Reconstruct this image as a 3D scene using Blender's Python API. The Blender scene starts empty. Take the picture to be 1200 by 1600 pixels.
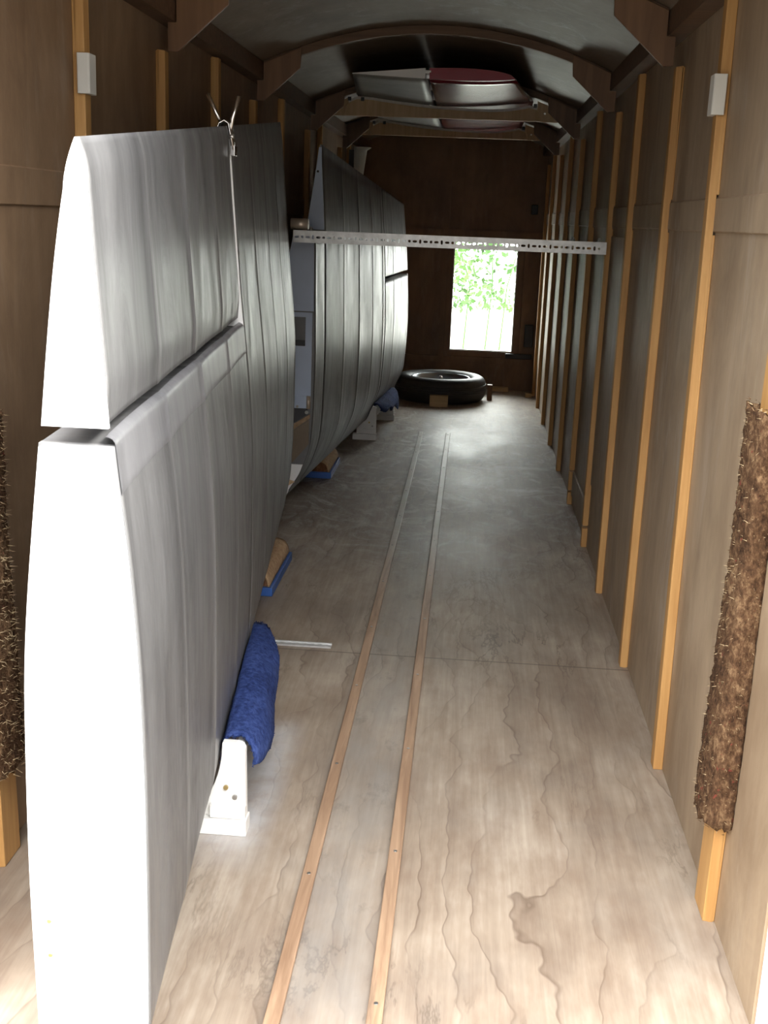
import bpy, bmesh, math, random
from mathutils import Vector, Matrix

random.seed(7)
SC = bpy.context.scene
COL = SC.collection
PI = math.pi

# ------------------------------------------------------------------ camera, light, exposure
CAM_H = 1.2
cam_d = bpy.data.cameras.new('camera')
cam = bpy.data.objects.new('camera', cam_d)
COL.objects.link(cam)
SC.camera = cam
cam_d.sensor_fit = 'VERTICAL'
cam_d.sensor_height = 36.0
cam_d.lens = 36.0 * 1800 / 1600
cam_d.clip_start = 0.02
cam_d.clip_end = 300
_f = 1800.0
_v = Vector((742 - 600, 800 - 345, -_f))
_Y = _v.normalized()
_Z = Vector((0.039, 1.0, (0.039 * _v.x + _v.y) / _f)).normalized()
_X = _Y.cross(_Z)
_R = Matrix((_X, _Y, _Z))
cam.matrix_world = Matrix.Translation((0, 0, CAM_H)) @ _R.to_4x4()

world = bpy.data.worlds.new('overcast_sky')
SC.world = world
world.use_nodes = True
wn = world.node_tree.nodes
wl = world.node_tree.links
wn.clear()
w_out = wn.new('ShaderNodeOutputWorld')
w_bg = wn.new('ShaderNodeBackground')
w_geo = wn.new('ShaderNodeTexCoord')
w_sep = wn.new('ShaderNodeSeparateXYZ')
w_ramp = wn.new('ShaderNodeValToRGB')
w_ramp.color_ramp.elements[0].position = 0.0
w_ramp.color_ramp.elements[0].color = (1.0, 0.98, 0.955, 1)
w_ramp.color_ramp.elements[1].position = 0.7
w_ramp.color_ramp.elements[1].color = (0.97, 0.97, 0.97, 1)
wl.new(w_geo.outputs['Generated'], w_sep.inputs[0])
wl.new(w_sep.outputs['Z'], w_ramp.inputs[0])
wl.new(w_ramp.outputs[0], w_bg.inputs['Color'])
w_str = wn.new('ShaderNodeMapRange')          # sky brightened ahead to send more light in through the far window
w_str.interpolation_type = 'SMOOTHSTEP'
w_str.inputs['From Min'].default_value = -0.1
w_str.inputs['From Max'].default_value = 0.7
w_str.inputs['To Max'].default_value = 10.0
w_low = wn.new('ShaderNodeMapRange')          # low sky behind dimmed to darken the upper walls; no object stands there
w_low.interpolation_type = 'SMOOTHSTEP'
w_low.inputs['From Min'].default_value = 0.12
w_low.inputs['From Max'].default_value = 0.55
w_low.inputs['To Min'].default_value = 0.8
w_low.inputs['To Max'].default_value = 7.0
wl.new(w_sep.outputs['Z'], w_low.inputs['Value'])
wl.new(w_low.outputs[0], w_str.inputs['To Min'])
wl.new(w_sep.outputs['Y'], w_str.inputs['Value'])
wl.new(w_str.outputs[0], w_bg.inputs['Strength'])
wl.new(w_bg.outputs[0], w_out.inputs['Surface'])

sun_d = bpy.data.lights.new('sun', 'SUN')
sun_d.energy = 4.0
sun_d.angle = math.radians(12)
sun_d.color = (1.0, 0.96, 0.9)
sun = bpy.data.objects.new('sun', sun_d)
COL.objects.link(sun)
sun.location = (6, -3, 8)
sun.rotation_euler = Vector((-0.75, 0.08, -0.8)).to_track_quat('-Z', 'Y').to_euler()

SC.view_settings.view_transform = 'Standard'
SC.view_settings.look = 'None'
SC.view_settings.gamma = 1.0
SC.view_settings.use_curve_mapping = False
SC.view_settings.exposure = 0.92
SC.cycles.max_bounces = 16
SC.cycles.diffuse_bounces = 10
SC.cycles.glossy_bounces = 6
SC.cycles.transparent_max_bounces = 12
SC.cycles.use_denoising = True
SC.cycles.caustics_reflective = False
SC.cycles.caustics_refractive = False
SC.cycles.sample_clamp_indirect = 6.0


# ------------------------------------------------------------------ materials
class NT:
    def __init__(self, name):
        self.m = bpy.data.materials.new(name)
        self.m.use_nodes = True
        self.n = self.m.node_tree.nodes
        self.l = self.m.node_tree.links
        self.b = self.n['Principled BSDF']
        self.co = self.n.new('ShaderNodeTexCoord').outputs['Object']

    def lk(self, a, b):
        self.l.new(a, b)

    def mapping(self, scale=(1, 1, 1), loc=(0, 0, 0), rot=(0, 0, 0), src=None):
        m = self.n.new('ShaderNodeMapping')
        m.inputs['Scale'].default_value = scale
        m.inputs['Location'].default_value = loc
        m.inputs['Rotation'].default_value = rot
        self.lk(src or self.co, m.inputs['Vector'])
        return m.outputs[0]

    def noise(self, vec, scale=1.0, detail=4, rough=0.55, dist=0.0):
        t = self.n.new('ShaderNodeTexNoise')
        t.inputs['Scale'].default_value = scale
        t.inputs['Detail'].default_value = detail
        t.inputs['Roughness'].default_value = rough
        t.inputs['Distortion'].default_value = dist
        self.lk(vec, t.inputs['Vector'])
        return t.outputs['Fac']

    def ramp(self, fac, stops):
        r = self.n.new('ShaderNodeValToRGB')
        e = r.color_ramp.elements
        while len(e) < len(stops):
            e.new(0.5)
        for i, (p, c) in enumerate(stops):
            e[i].position = p
            if not isinstance(c, tuple):
                c = (c, c, c)
            e[i].color = (c[0], c[1], c[2], 1)
        self.lk(fac, r.inputs[0])
        return r.outputs[0]

    def math(self, op, a, b=None, clamp=False):
        m = self.n.new('ShaderNodeMath')
        m.operation = op
        m.use_clamp = clamp
        for i, v in enumerate((a, b)):
            if v is None:
                continue
            if isinstance(v, (int, float)):
                m.inputs[i].default_value = v
            else:
                self.lk(v, m.inputs[i])
        return m.outputs[0]

    def mix(self, fac, a, b, blend='MIX'):
        m = self.n.new('ShaderNodeMix')
        m.data_type = 'RGBA'
        m.blend_type = blend
        for k, v in ((0, fac), (6, a), (7, b)):
            if isinstance(v, (int, float)):
                m.inputs[k].default_value = v
            elif isinstance(v, tuple):
                m.inputs[k].default_value = (v[0], v[1], v[2], 1)
            else:
                self.lk(v, m.inputs[k])
        return m.outputs[2]

    def sep(self, vec=None):
        s = self.n.new('ShaderNodeSeparateXYZ')
        self.lk(vec or self.co, s.inputs[0])
        return s.outputs

    def band(self, v, lo, hi, soft):
        """1 where lo < v < hi with soft edges"""
        def ss(a, b):
            m = self.n.new('ShaderNodeMapRange')
            m.interpolation_type = 'SMOOTHSTEP'
            m.inputs['From Min'].default_value = a
            m.inputs['From Max'].default_value = b
            self.lk(v, m.inputs['Value'])
            return m.outputs[0]
        up = ss(lo - soft, lo + soft)
        dn = ss(hi - soft, hi + soft)
        return self.math('SUBTRACT', up, dn, True)

    def bump(self, h, strength=0.2, dist=0.01):
        b = self.n.new('ShaderNodeBump')
        b.inputs['Strength'].default_value = strength
        b.inputs['Distance'].default_value = dist
        self.lk(h, b.inputs['Height'])
        self.lk(b.outputs[0], self.b.inputs['Normal'])

    def fin(self, col, rough=0.6, metal=0.0, spec=None):
        for k, v in (('Base Color', col), ('Roughness', rough), ('Metallic', metal)):
            i = self.b.inputs[k]
            if isinstance(v, (int, float)):
                i.default_value = v
            elif isinstance(v, tuple):
                i.default_value = (v[0], v[1], v[2], 1)
            else:
                self.lk(v, i)
        if spec is not None:
            self.b.inputs['Specular IOR Level'].default_value = spec
        return self.m


def flat(name, c, rough=0.6, metal=0.0, var=0.12, scale=8.0, spec=None):
    t = NT(name)
    n = t.noise(t.co, scale, 5)
    lo = tuple(max(0, v * (1 - var)) for v in c)
    hi = tuple(min(1, v * (1 + var)) for v in c)
    return t.fin(t.ramp(n, [(0.3, lo), (0.7, hi)]), rough, metal, spec)


def wood(name, lo, hi, axis='z', rough=0.6, fine=60.0):
    t = NT(name)
    sc = {'z': (fine, fine, 2.5), 'y': (fine, 2.5, fine), 'x': (2.5, fine, fine)}[axis]
    n = t.noise(t.mapping(sc), 1.0, 4, 0.6, 0.6)
    k = t.noise(t.co, 3.0, 2)
    f = t.math('ADD', t.math('MULTIPLY', n, 0.7), t.math('MULTIPLY', k, 0.3))
    t.bump(n, 0.08, 0.002)
    return t.fin(t.ramp(f, [(0.35, lo), (0.65, hi)]), rough)


def ply_wall(name, base, dark, axis_scale, scuff=0.35):
    t = NT(name)
    g = t.noise(t.mapping(axis_scale), 1.0, 5, 0.6, 1.0)
    big = t.noise(t.mapping((1, 1, 0.6)), 3.2, 7, 0.68, 0.4)
    f = t.math('ADD', t.math('MULTIPLY', g, 0.25), t.math('MULTIPLY', big, 0.75))
    c = t.ramp(f, [(0.36, dark), (0.64, base)])
    # whitish drips and scuffs
    s = t.noise(t.mapping((9, 9, 2.2)), 1.2, 7, 0.75, 0.5)
    s2 = t.noise(t.mapping((1, 1, 1), (3, 1, 5)), 1.4, 3)
    sm = t.math('MULTIPLY', t.ramp(s, [(0.52, 0.0), (0.70, 1.0)]), t.ramp(s2, [(0.42, 0.0), (0.62, 1.0)]))
    c = t.mix(t.math('MULTIPLY', sm, scuff), c, (0.62, 0.58, 0.52))
    t.bump(g, 0.06, 0.003)
    return t.fin(c, 0.55)


def floor_mat():
    t = NT('worn_plywood_floor')
    x, y, z = t.sep()
    # wandering dark grain lines along the sheet
    w1 = t.noise(t.mapping((1.8, 0.75, 1.0)), 1.0, 2, 0.5)
    w2 = t.noise(t.mapping((5.0, 3.6, 1.0), (3, 1, 0)), 1.0, 3, 0.6)
    u = t.math('ADD', t.math('MULTIPLY', x, 13.0), t.math('ADD', t.math('MULTIPLY', w1, 7.0), t.math('MULTIPLY', w2, 1.7)))
    fr = t.math('FRACT', u)
    ln = t.ramp(fr, [(0.0, 1.0), (0.05, 0.4), (0.35, 0.0), (0.97, 0.0), (1.0, 1.0)])
    msk = t.ramp(t.noise(t.mapping((3.5, 1.4, 1), (4, 2, 0)), 1.2, 4, 0.6), [(0.38, 0.05), (0.62, 1.0)])
    ln = t.math('MULTIPLY', ln, msk)
    fine = t.noise(t.mapping((70, 3.0, 1)), 1.0, 4, 0.65, 0.5)
    big = t.noise(t.mapping((1.6, 0.9, 1)), 1.5, 5, 0.65)
    f = t.math('ADD', t.math('MULTIPLY', fine, 0.25), t.math('MULTIPLY', big, 0.75))
    c = t.ramp(f, [(0.36, (0.20, 0.15, 0.112)), (0.5, (0.325, 0.26, 0.198)), (0.64, (0.46, 0.39, 0.315))])
    mot = t.ramp(t.noise(t.mapping((13, 3.2, 1), (6, 4, 0)), 1.0, 5, 0.7), [(0.34, 1.0), (0.56, 0.0)])
    c = t.mix(t.math('MULTIPLY', mot, 0.4), c, (0.17, 0.105, 0.068))
    c = t.mix(t.math('MULTIPLY', ln, 0.62), c, (0.085, 0.05, 0.032))
    # cracked veneer, thin dark lines
    n2 = t.noise(t.mapping((5.0, 1.1, 1), (1.3, 0.2, 0)), 1.3, 6, 0.65, 0.4)
    ck = t.ramp(t.math('ABSOLUTE', t.math('SUBTRACT', n2, 0.52)), [(0.0, 1.0), (0.018, 0.0)])
    ckm = t.ramp(t.noise(t.mapping((1.1, 0.8, 1), (7, 3, 0)), 1.5, 2), [(0.50, 0.0), (0.62, 1.0)])
    c = t.mix(t.math('MULTIPLY', t.math('MULTIPLY', ck, ckm), 0.6), c, (0.07, 0.045, 0.03))
    # grey grime between the battens
    gr = t.math('MULTIPLY', t.band(x, -0.245, -0.10, 0.03), t.ramp(t.noise(t.mapping((9, 3, 1)), 1.2, 6, 0.7), [(0.3, 0.15), (0.7, 0.8)]))
    c = t.mix(t.math('MULTIPLY', gr, 0.75), c, (0.27, 0.26, 0.245))
    dk = t.math('MULTIPLY', t.band(x, -0.24, -0.11, 0.02), t.ramp(t.noise(t.mapping((6, 3.2, 1), (2, 5, 0)), 1.6, 5, 0.7), [(0.56, 0.0), (0.72, 1.0)]))
    c = t.mix(t.math('MULTIPLY', dk, 0.6), c, (0.06, 0.06, 0.06))
    # general grey dirt
    gd = t.ramp(t.noise(t.mapping((3, 1.6, 1), (9, 1, 0)), 1.6, 5, 0.7), [(0.45, 0.0), (0.75, 0.8)])
    c = t.mix(t.math('MULTIPLY', gd, 0.3), c, (0.23, 0.22, 0.205))
    # dusty white swirls toward the front end
    sw = t.noise(t.mapping((2.2, 1.6, 1)), 2.6, 6, 0.75, 2.2)
    swm = t.band(y, 4.3, 7.7, 0.9)
    sm = t.math('MULTIPLY', t.ramp(sw, [(0.50, 0.0), (0.68, 1.0)]), swm)
    c = t.mix(t.math('MULTIPLY', sm, 0.75), c, (0.68, 0.66, 0.63))
    # white overspray beside the two white cradles
    for (x0, x1, y0, y1, s) in ((-0.50, -0.355, 1.97, 2.55, 0.035), (-0.47, -0.41, 6.4, 6.8, 0.03)):
        p = t.math('MULTIPLY', t.band(x, x0, x1, s), t.band(y, y0, y1, s * 3))
        p = t.math('MULTIPLY', p, t.ramp(t.noise(t.co, 16, 4), [(0.3, 0.4), (0.65, 1.0)]))
        c = t.mix(t.math('MULTIPLY', p, 0.6), c, (0.52, 0.54, 0.57))
    # rubbed rectangle outline by the right wall
    for (x0, x1, y0, y1) in ((0.17, 0.205, 5.2, 5.75), (0.17, 0.44, 5.7, 5.76), (0.17, 0.44, 5.2, 5.25)):
        p = t.math('MULTIPLY', t.band(x, x0, x1, 0.012), t.band(y, y0, y1, 0.02))
        p = t.math('MULTIPLY', p, t.ramp(t.noise(t.co, 14, 4), [(0.35, 0.1), (0.6, 1.0)]))
        c = t.mix(t.math('MULTIPLY', p, 0.6), c, (0.72, 0.71, 0.68))
    # sheet joint
    p = t.band(y, 3.052, 3.058, 0.003)
    c = t.mix(t.math('MULTIPLY', p, 0.7), c, (0.08, 0.06, 0.045))
    t.bump(t.math('ADD', t.math('MULTIPLY', fine, 0.5), t.math('MULTIPLY', ln, -0.5)), 0.15, 0.002)
    rg = t.ramp(big, [(0.3, 0.46), (0.7, 0.62)])
    return t.fin(c, rg)


def doped_mat(name, lo, hi, rough=(0.28, 0.42), metal=0.35):
    t = NT(name)
    st = t.noise(t.mapping((2, 16, 1.1)), 1.0, 6, 0.7, 0.6)
    sp = t.noise(t.mapping((2, 5, 2.2)), 1.0, 6, 0.7, 0.5)
    f = t.math('ADD', t.math('MULTIPLY', st, 0.55), t.math('MULTIPLY', sp, 0.45))
    c = t.ramp(f, [(0.36, lo), (0.64, hi)])
    sm = t.noise(t.mapping((3, 9, 2.6), (4, 2, 7)), 1.0, 6, 0.75, 1.2)
    t.bump(st, 0.07, 0.004)
    return t.fin(c, t.ramp(sm, [(0.32, rough[0]), (0.68, rough[1])]), metal)


def fuzzy(name, lo, mid, hi, spec_c=None):
    t = NT(name)
    n = t.noise(t.mapping((1, 1, 0.6)), 90, 5, 0.75)
    b = t.noise(t.co, 7, 4, 0.6)
    f = t.math('ADD', t.math('MULTIPLY', n, 0.7), t.math('MULTIPLY', b, 0.3))
    c = t.ramp(f, [(0.36, lo), (0.5, mid), (0.64, hi)])
    if spec_c:
        v = t.noise(t.mapping((1, 1, 1), (5, 5, 5)), 55, 3, 0.6)
        c = t.mix(t.ramp(v, [(0.66, 0.0), (0.7, 1.0)]), c, spec_c)
    t.bump(n, 0.9, 0.006)
    return t.fin(c, 0.95, 0, 0.15)


M = {}
M['floor'] = floor_mat()
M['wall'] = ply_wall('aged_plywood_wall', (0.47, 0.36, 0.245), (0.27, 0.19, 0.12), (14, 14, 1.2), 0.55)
M['wall_l'] = ply_wall('shaded_plywood_wall', (0.35, 0.228, 0.135), (0.17, 0.104, 0.058), (14, 14, 1.2), 0.15)  # left wall's shade put into a darker, redder copy of the plywood
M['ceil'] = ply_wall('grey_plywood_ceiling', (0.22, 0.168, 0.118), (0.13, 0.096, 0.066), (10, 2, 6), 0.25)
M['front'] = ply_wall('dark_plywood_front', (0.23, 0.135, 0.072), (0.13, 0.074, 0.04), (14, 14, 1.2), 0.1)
M['pine'] = wood('orange_pine', (0.44, 0.225, 0.07), (0.60, 0.345, 0.125))
M['pine_y'] = wood('orange_pine_lengthwise', (0.28, 0.18, 0.10), (0.42, 0.29, 0.17), 'y')
M['gusset'] = wood('brown_ply_gusset', (0.125, 0.062, 0.030), (0.20, 0.104, 0.050), 'z', 0.5, 30)
M['bow'] = wood('brown_roof_bow', (0.10, 0.055, 0.030), (0.165, 0.095, 0.052), 'x')
def batten_mat():
    t = NT('worn_floor_batten')
    n = t.noise(t.mapping((40, 2.5, 40)), 1.0, 4, 0.6, 0.6)
    c = t.ramp(n, [(0.35, (0.24, 0.145, 0.088)), (0.65, (0.42, 0.28, 0.18))])
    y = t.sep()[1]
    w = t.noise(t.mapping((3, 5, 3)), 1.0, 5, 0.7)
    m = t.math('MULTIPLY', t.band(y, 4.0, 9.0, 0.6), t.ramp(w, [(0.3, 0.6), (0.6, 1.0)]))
    c = t.mix(m, c, (0.50, 0.475, 0.42))          # worn bare toward the front, its lit look put into the colour too
    dk = t.ramp(t.noise(t.mapping((30, 2.2, 30), (2, 2, 2)), 1.0, 5, 0.7), [(0.6, 0.0), (0.72, 0.7)])
    c = t.mix(dk, c, (0.13, 0.09, 0.065))
    return t.fin(c, 0.5)


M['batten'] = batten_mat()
M['silver'] = doped_mat('silver_doped_fabric', (0.095, 0.095, 0.097), (0.195, 0.195, 0.198), (0.30, 0.52), 0.3)
M['tape'] = doped_mat('silver_rib_tape', (0.16, 0.16, 0.16), (0.23, 0.23, 0.23), (0.32, 0.46), 0.35)
M['lip'] = doped_mat('silver_edge_tape', (0.15, 0.15, 0.158), (0.22, 0.22, 0.23), (0.32, 0.46), 0.3)
M['white'] = flat('gloss_white_paint', (0.86, 0.86, 0.86), 0.4, 0, 0.02)
M['board'] = flat('white_painted_board', (0.80, 0.79, 0.76), 0.5, 0, 0.05)
M['bluegrey'] = flat('pale_blue_grey_paint', (0.52, 0.61, 0.78), 0.45, 0, 0.05)
M['dark'] = flat('dark_shadow_gap_paint', (0.05, 0.05, 0.055), 0.6)
M['black'] = flat('black_plastic', (0.02, 0.02, 0.022), 0.5)
M['steel'] = flat('galvanised_steel', (0.60, 0.60, 0.59), 0.38, 0.55, 0.2, 30)
M['bolt'] = flat('zinc_bolt', (0.45, 0.44, 0.42), 0.35, 0.9)
M['chrome'] = flat('bright_clamp_metal', (0.70, 0.68, 0.66), 0.2, 1.0, 0.05)
M['brass'] = flat('brass_screw', (0.62, 0.48, 0.22), 0.35, 0.8)
M['tube'] = flat('tan_tube', (0.62, 0.52, 0.42), 0.35, 0.4)
M['bluecarpet'] = fuzzy('blue_carpet', (0.010, 0.018, 0.075), (0.026, 0.048, 0.165), (0.06, 0.095, 0.27))
M['brownmat'] = fuzzy('brown_shaggy_felt', (0.024, 0.012, 0.007), (0.10, 0.053, 0.027), (0.26, 0.165, 0.09), (0.17, 0.045, 0.03))
M['strand'] = fuzzy('felt_strands', (0.30, 0.20, 0.11), (0.45, 0.34, 0.20), (0.60, 0.48, 0.30))
M['coir'] = fuzzy('tan_coir_carpet', (0.34, 0.20, 0.10), (0.50, 0.33, 0.19), (0.64, 0.46, 0.28))
M['coirend'] = fuzzy('brown_roll_end', (0.09, 0.04, 0.02), (0.18, 0.085, 0.045), (0.26, 0.14, 0.08))
M['bluebase'] = flat('blue_painted_wood', (0.03, 0.10, 0.34), 0.5)
M['foam'] = flat('off_white_foam', (0.72, 0.71, 0.66), 0.8, 0, 0.04)
M['red'] = flat('gloss_red_paint', (0.30, 0.012, 0.03), 0.25, 0, 0.1, 5)
M['darkred'] = flat('gloss_maroon_paint', (0.20, 0.014, 0.026), 0.2, 0, 0.12, 5, 0.2)
M['tailgrey'] = doped_mat('grey_tail_paint', (0.24, 0.24, 0.23), (0.34, 0.34, 0.33), (0.45, 0.6), 0.0)
M['rubber'] = flat('black_tyre_rubber', (0.022, 0.022, 0.023), 0.55, 0, 0.2, 20)
M['rim'] = flat('grey_wheel_steel', (0.33, 0.35, 0.38), 0.35, 0.7, 0.1)
M['block'] = wood('offcut_pine_block', (0.42, 0.28, 0.14), (0.58, 0.42, 0.23), 'x')
M['rack'] = wood('tan_rack_board', (0.50, 0.35, 0.19), (0.66, 0.48, 0.29), 'z', 0.6, 40)
M['felt'] = flat('grey_felt_edge', (0.72, 0.70, 0.66), 0.9, 0, 0.1, 40)
M['fairing'] = flat('pale_plastic_fairing', (0.66, 0.68, 0.66), 0.4, 0, 0.03)
M['track'] = flat('outdoor_dark_gravel', (0.085, 0.08, 0.068), 0.95, 0, 0.3, 6)
M['gravel'] = flat('outdoor_pale_gravel', (0.60, 0.59, 0.55), 0.95, 0, 0.2, 12)


def leaf_mat():
    t = NT('hedge_leaf')
    n = t.noise(t.co, 1.2, 4)
    c = t.ramp(n, [(0.35, (0.025, 0.085, 0.010)), (0.65, (0.095, 0.22, 0.035))])
    t.b.inputs['Transmission Weight'].default_value = 0.0
    return t.fin(c, 0.5)


M['leaf'] = leaf_mat()


def glass_mat():
    m = bpy.data.materials.new('window_glass')
    m.use_nodes = True
    n = m.node_tree.nodes
    l = m.node_tree.links
    n.clear()
    o = n.new('ShaderNodeOutputMaterial')
    mx = n.new('ShaderNodeMixShader')
    tr = n.new('ShaderNodeBsdfTransparent')
    tr.inputs[0].default_value = (0.94, 0.97, 0.95, 1)
    gl = n.new('ShaderNodeBsdfGlossy')
    gl.inputs['Roughness'].default_value = 0.02
    fr = n.new('ShaderNodeFresnel')
    fr.inputs[0].default_value = 1.3
    l.new(fr.outputs[0], mx.inputs[0])
    l.new(tr.outputs[0], mx.inputs[1])
    l.new(gl.outputs[0], mx.inputs[2])
    l.new(mx.outputs[0], o.inputs[0])
    return m


M['glass'] = glass_mat()


# ------------------------------------------------------------------ mesh helpers
class MB:
    def __init__(self):
        self.v = []
        self.f = []
        self.smooth = []

    def add(self, vs, fs, smooth=False):
        o = len(self.v)
        self.v += [tuple(p) for p in vs]
        self.f += [tuple(i + o for i in q) for q in fs]
        self.smooth += [smooth] * len(fs)
        return self

    def box(self, x0, x1, y0, y1, z0, z1):
        vs = [(x, y, z) for x in (x0, x1) for y in (y0, y1) for z in (z0, z1)]
        return self.add(vs, [(0, 1, 3, 2), (4, 6, 7, 5), (0, 4, 5, 1), (2, 3, 7, 6), (0, 2, 6, 4), (1, 5, 7, 3)])

    def prism(self, pts, axis, a, b, smooth=False):
        """polygon pts in the two remaining axes extruded a..b along axis"""
        n = len(pts)

        def mk(p, h):
            if axis == 'y':
                return (p[0], h, p[1])
            if axis == 'x':
                return (h, p[0], p[1])
            return (p[0], p[1], h)
        vs = [mk(p, a) for p in pts] + [mk(p, b) for p in pts]
        fs = [tuple(range(n))[::-1], tuple(range(n, 2 * n))]
        self.add(vs, fs)
        self.add(vs, [(i, (i + 1) % n, n + (i + 1) % n, n + i) for i in range(n)], smooth)
        return self

    def tube(self, pts, r, seg=10, caps=True):
        pts = [Vector(p) for p in pts]
        rs = r if isinstance(r, (list, tuple)) else [r] * len(pts)
        rings = []
        up = None
        for i, p in enumerate(pts):
            d = (pts[min(i + 1, len(pts) - 1)] - pts[max(i - 1, 0)]).normalized()
            if up is None:
                up = Vector((0, 0, 1)) if abs(d.z) < 0.9 else Vector((1, 0, 0))
            a = (up - d * up.dot(d)).normalized()
            up = a
            b = d.cross(a)
            rings.append([p + (a * math.cos(2 * PI * k / seg) + b * math.sin(2 * PI * k / seg)) * rs[i] for k in range(seg)])
        vs = [q for rg in rings for q in rg]
        fs = []
        for i in range(len(rings) - 1):
            for k in range(seg):
                k2 = (k + 1) % seg
                fs.append((i * seg + k, i * seg + k2, (i + 1) * seg + k2, (i + 1) * seg + k))
        self.add(vs, fs, True)
        if caps:
            self.add(rings[0], [tuple(range(seg))[::-1]])
            self.add(rings[-1], [tuple(range(seg))])
        return self

    def lathe(self, prof, c, seg=48, smooth=True):
        """profile (r, z) about the z axis at c; closed loop if first == last"""
        vs = []
        n = len(prof)
        for r, z in prof:
            for k in range(seg):
                a = 2 * PI * k / seg
                vs.append((c[0] + r * math.cos(a), c[1] + r * math.sin(a), c[2] + z))
        fs = []
        for i in range(n - 1):
            for k in range(seg):
                k2 = (k + 1) % seg
                fs.append((i * seg + k, i * seg + k2, (i + 1) * seg + k2, (i + 1) * seg + k))
        return self.add(vs, fs, smooth)

    def grid(self, rows, closed=False, smooth=True):
        m = len(rows[0])
        vs = [p for r in rows for p in r]
        fs = []
        for i in range(len(rows) - 1):
            for k in range(m if closed else m - 1):
                k2 = (k + 1) % m
                fs.append((i * m + k, i * m + k2, (i + 1) * m + k2, (i + 1) * m + k))
        return self.add(vs, fs, smooth)

    def build(self, name, mat, parent=None, bevel=0.0, fix=True):
        me = bpy.data.meshes.new(name)
        bm = bmesh.new()
        bv = [bm.verts.new(p) for p in self.v]
        for q, s in zip(self.f, self.smooth):
            try:
                fc = bm.faces.new([bv[i] for i in q])
                fc.smooth = s
            except ValueError:
                pass
        bmesh.ops.remove_doubles(bm, verts=bm.verts, dist=1e-5)
        if fix:
            bmesh.ops.recalc_face_normals(bm, faces=bm.faces)
        bm.to_mesh(me)
        bm.free()
        me.materials.append(mat)
        o = bpy.data.objects.new(name, me)
        COL.objects.link(o)
        if parent is not None:
            o.parent = parent
            o.matrix_parent_inverse = parent_inv(parent)
        if bevel:
            md = o.modifiers.new('bevel', 'BEVEL')
            md.width = bevel
            md.segments = 2
            md.limit_method = 'ANGLE'
            md.angle_limit = math.radians(40)
        return o


WM = {}


def parent_inv(p):
    m = Matrix.Identity(4)
    chain = []
    while p is not None:
        chain.append(p)
        p = p.parent
    for q in reversed(chain):
        m = m @ q.matrix_parent_inverse @ Matrix.Translation(q.location) @ q.rotation_euler.to_matrix().to_4x4()
    return m.inverted()


def tag(o, label, cat, group=None, kind=None):
    o['label'] = label
    o['category'] = cat
    if group:
        o['group'] = group
    if kind:
        o['kind'] = kind
    return o


def empty(name, loc, label, cat, group=None):
    o = bpy.data.objects.new(name, None)
    COL.objects.link(o)
    o.location = loc
    return tag(o, label, cat, group)


def lerp(a, b, t):
    return a + (b - a) * t


def interp(tab, s):
    """smooth (monotone Hermite) interpolation of a sorted table"""
    n = len(tab)
    if s <= tab[0][0]:
        return tab[0][1]
    if s >= tab[-1][0]:
        return tab[-1][1]
    d = [(tab[i + 1][1] - tab[i][1]) / (tab[i + 1][0] - tab[i][0]) for i in range(n - 1)]
    m = [d[0]] + [0.0 if d[i - 1] * d[i] <= 0 else 2 * d[i - 1] * d[i] / (d[i - 1] + d[i]) for i in range(1, n - 1)] + [d[-1]]
    for i in range(n - 1):
        if s <= tab[i + 1][0]:
            h = tab[i + 1][0] - tab[i][0]
            u = (s - tab[i][0]) / h
            return ((2 * u ** 3 - 3 * u ** 2 + 1) * tab[i][1] + (u ** 3 - 2 * u ** 2 + u) * h * m[i]
                    + (-2 * u ** 3 + 3 * u ** 2) * tab[i + 1][1] + (u ** 3 - u ** 2) * h * m[i + 1])


# ------------------------------------------------------------------ the trailer shell
XR, XL = 0.497, -0.830          # inner faces of the side walls
SR, SL = 0.475, -0.805          # inner faces of the studs
XC = -0.1665
Y0, Y1 = 1.58, 8.50             # entrance end, front wall
ROOF = lambda x: 1.857 - 0.36 * (x - XC) ** 2


def S(name, mb, mat, label, cat, bevel=0.0):
    return tag(mb.build(name, mat, None, bevel), label, cat, None, 'structure')


S('floor', MB().box(XL - 0.02, XR + 0.02, 1.18, Y1 + 0.02, -0.025, 0.0), M['floor'],
  'worn plywood floor with two long battens running along it', 'floor')


def side_wall(sgn, x):
    pts = [(x, -0.02), (x, 1.195), (x - sgn * 0.006, 1.198), (x - sgn * 0.006, 1.262), (x, 1.265), (x, 1.76), (x + sgn * 0.014, 1.76), (x + sgn * 0.014, -0.02)]
    return MB().prism(pts, 'y', Y0 if sgn > 0 else 1.50, Y1 + 0.014)


S('wall_right', side_wall(1, XR), M['wall'], 'bare brown plywood side wall on the right, open studs', 'wall')
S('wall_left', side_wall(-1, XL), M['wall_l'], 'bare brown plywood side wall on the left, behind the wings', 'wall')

# front wall with its window opening
WX0, WX1, WZ0, WZ1 = -0.136, 0.322, 0.277, 1.055
fw = MB()
fw.box(XL, WX0, Y1, Y1 + 0.014, 0, 1.87)
fw.box(WX1, XR, Y1, Y1 + 0.014, 0, 1.87)
fw.box(WX0, WX1, Y1, Y1 + 0.014, 0, WZ0)
fw.box(WX0, WX1, Y1, Y1 + 0.014, WZ1, 1.87)
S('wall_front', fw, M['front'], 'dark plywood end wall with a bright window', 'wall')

cl = MB()
n = 24
lo = [(lerp(XL - 0.03, XR + 0.03, i / n), ROOF(lerp(XL - 0.03, XR + 0.03, i / n))) for i in range(n + 1)]
cl.prism(lo + [(x, z + 0.012) for x, z in reversed(lo)], 'y', 1.40, Y1 + 0.014, False)
S('ceiling', cl, M['ceil'], 'arched plywood roof of the trailer', 'ceiling')

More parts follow.
